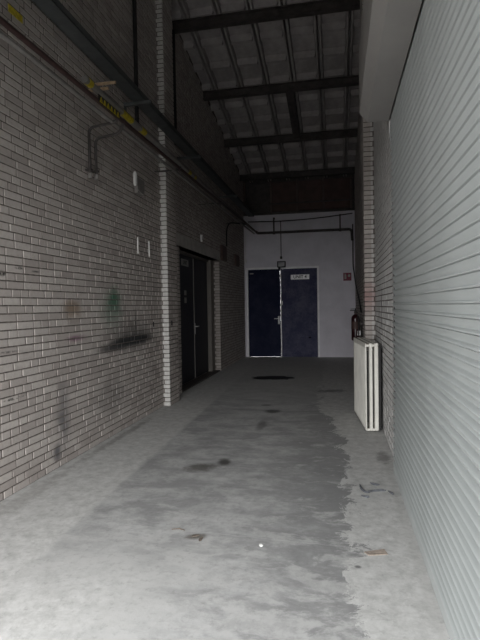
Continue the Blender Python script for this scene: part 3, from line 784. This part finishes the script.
for y0, y1, z0, z1, lab in ((10.36, 10.80, 2.42, 2.76, 'dark brown box on the far left wall beside the lintel'), (11.82, 12.26, 2.42, 2.70, 'dark brown box on the far left wall near the corner')):
    b = thing('junction_box', lab, 'box', (XLF, (y0+y1)/2, (z0+z1)/2), group='brown boxes on the far left wall')
    hy, hz = (y1-y0)/2, (z1-z0)/2
    MB().cbox(0.003, 0.05, -hy, hy, -hz, hz, 0.006).build('case', 'brown_box', b)
    MB().cbox(0.05, 0.058, -hy+0.02, hy-0.02, -hz+0.02, hz-0.02, 0.003).build('lid', 'brown_box', b)
o = MB().tube(fillet([(-2.46, 10.9, 2.78), (-2.46, 10.9, 3.15), (-2.44, 11.1, 3.36), (-2.12, 11.5, 3.37)], 0.12), 0.018, 8).build('cable_loop', 'black', smooth=True)
tag(o, 'black cable dropping to the brown box on the far left wall', 'cable')
b = thing('junction_box', 'small pale box in the corner left of the blue door', 'box', (-2.445, YB, 2.65))
MB().cbox(-0.03, 0.03, -0.04, -0.001, -0.055, 0.055, 0.004).build('case', 'pale', b)
MB().tube([(0, -0.02, 0.05), (0, -0.02, 0.70)], 0.010, 8).build('conduit', 'pale', b)

# ================================================================== PIPES ON THE END WALL
o = thing('cross_pipe', 'dark pipe running across the end wall above the blue door', 'pipe', (0, 13.09, 3.38))
MB().tube(fillet([(-2.08, -0.25, 0.0), (-2.08, 0.0, 0.0), (0.40, 0.0, -0.005), (0.42, 0, -0.3)], 0.08), 0.034, 12).build('pipe_run', 'steel_dark', o, smooth=True)
for x in (-1.64, 0.11):
    MB().box(x-0.02, x+0.02, -0.02, 0.0, 0.0, 0.40).box(x-0.03, x+0.03, -0.045, 0.045, -0.046, -0.034).box(x-0.02, x+0.02, -0.02, 0.108, 0.37, 0.40).build('hanger', 'steel_dark', o)
o = MB().tube([(-2.35+2.78*i/24, 13.10, 3.70 - 0.035*math.sin(math.pi*i/24) + 0.09*(i/24)**2) for i in range(25)], 0.014, 8).build('sagging_cable', 'black', smooth=True)
tag(o, 'thin black cable sagging across the top of the end wall', 'cable')
o = MB().tube(fillet([(0.43, 13.05, 3.5), (0.43, 13.05, 2.4), (0.44, 12.6, 2.2), (0.45, 12.0, 1.9), (0.45, 10.2, 1.5), (0.46, 9.6, 1.25)], 0.15), 0.014, 8).build('hanging_cable', 'black', smooth=True)
tag(o, 'black cable hanging down the right corner towards the extinguisher', 'cable')
fl_ = thing('flood_light', 'small black-framed floodlight on the wall above the blue door', 'lamp', (-1.455, YB, 2.52))
MB().cbox(-0.115, 0.115, -0.10, -0.03, -0.085, 0.085, 0.01).build('housing', 'black', fl_)
MB().cbox(-0.088, 0.088, -0.106, -0.098, -0.058, 0.058, 0.003).build('glass', 'glass_lens', fl_)
MB().box(-0.03, 0.03, -0.03, -0.002, -0.05, 0.05).cbox(-0.09, -0.03, -0.09, -0.03, -0.13, -0.085, 0.004).build('mount', 'black', fl_)
o = thing('lamp_cable', 'thin black conduit dropping to the floodlight above the door', 'conduit', (-1.465, YB-0.02, 2.70))
MB().tube([(0, 0, 0.0), (0, 0, 1.0)], 0.011, 8).build('conduit', 'black', o)
MB().cbox(-0.028, 0.028, -0.03, 0.015, -0.03, 0.04, 0.004).build('connector', 'black', o)

# ================================================================== FLOOR LITTER
random.seed(21)
def patch(cx, cy, rx, ry, n, jit, z1, name, mat, label, cat, rot=0):
    pts = []
    for k in range(n):
        a = 2*math.pi*k/n; q = 1+random.uniform(-jit, jit)
        x, y = rx*q*math.cos(a), ry*q*math.sin(a)
        pts.append((x*math.cos(rot)-y*math.sin(rot), x*math.sin(rot)+y*math.cos(rot)))
    o = MB().prism(pts, 'z', 0.0, z1).build(name, mat, loc=(cx, cy, 0.0005)); return tag(o, label, cat)
patch(-1.24, 9.35, 0.41, 0.24, 30, 0.16, 0.003, 'oil_puddle', 'oil', 'black oil puddle on the floor in front of the blue door', 'puddle')
o = MB().add([(-0.065, -0.01, 0), (-0.04, -0.045, 0), (0.065, -0.015, 0), (0.05, 0.035, 0), (-0.065, -0.01, .004), (-0.04, -0.045, .006), (0.065, -0.015, .003), (0.05, 0.035, .007)],
             [(0,3,2,1),(4,5,6,7),(0,1,5,4),(1,2,6,5),(2,3,7,6),(3,0,4,7)]).build('cardboard_scrap', 'card', loc=(0.20, 2.79, 0.001))
tag(o, 'flat brown scrap of cardboard on the pale floor edge', 'scrap')
strips = [([(0.16, 3.82), (0.165, 3.74), (0.19, 3.68), (0.225, 3.665)], 'curved dark strip lying leftmost among the strips by the shutter'),
          ([(0.21, 3.69), (0.26, 3.71), (0.31, 3.73), (0.345, 3.725)], 'long dark strip in the middle of the strips by the shutter'),
          ([(0.24, 3.87), (0.27, 3.84), (0.31, 3.84)], 'short dark strip farthest from the camera among the strips'),
          ([(0.36, 3.72), (0.385, 3.68), (0.39, 3.655)], 'short dark strip nearest the shutter'),
          ([(0.16, 3.60), (0.20, 3.585), (0.215, 3.58)], 'short dark strip nearest the camera among the strips')]
for pts, lab in strips:
    o = MB().tube(fillet([(x, y, 0.007) for x, y in pts], 0.05), [0.004]+[0.009]*(len(fillet([(x, y, 0.0) for x, y in pts], 0.05))-2)+[0.004], 6).build('rubber_strip', 'strip', smooth=True)
    tag(o, lab, 'strip', 'dark strips on the floor by the shutter')
b = bmesh.new(); bmesh.ops.create_icosphere(b, subdivisions=2, radius=0.013)
for v in b.verts: v.co *= random.uniform(0.75, 1.15); v.co.z *= 0.6
me = bpy.data.meshes.new('pebble'); b.to_mesh(me); b.free(); me.materials.append(M['stone'])
tag(link('pebble', me, None, (-0.45, 2.76, 0.005)), 'small white stone on the dark lane of the floor', 'stone')
o = MB().tube([(-0.085, 0, 0.004), (-0.04, 0.012, 0.006), (0, 0.0, 0.004)], [0.003, 0.005, 0.003], 6)
o = o.build('twig', 'twig', loc=(-0.95, 2.87, 0.001), smooth=True); tag(o, 'thin dark twig beside the brown stain on the floor', 'twig')
for i, (x, y, s) in enumerate(((-0.86, 2.82, 0.028), (-0.82, 2.78, 0.022))):
    patch(x, y, s, s*0.45, 9, 0.35, 0.004, 'dead_leaf', 'twig', ['larger crumpled brown leaf on the floor', 'smaller crumpled brown leaf on the floor'][i], 'leaf', 0.5+i)
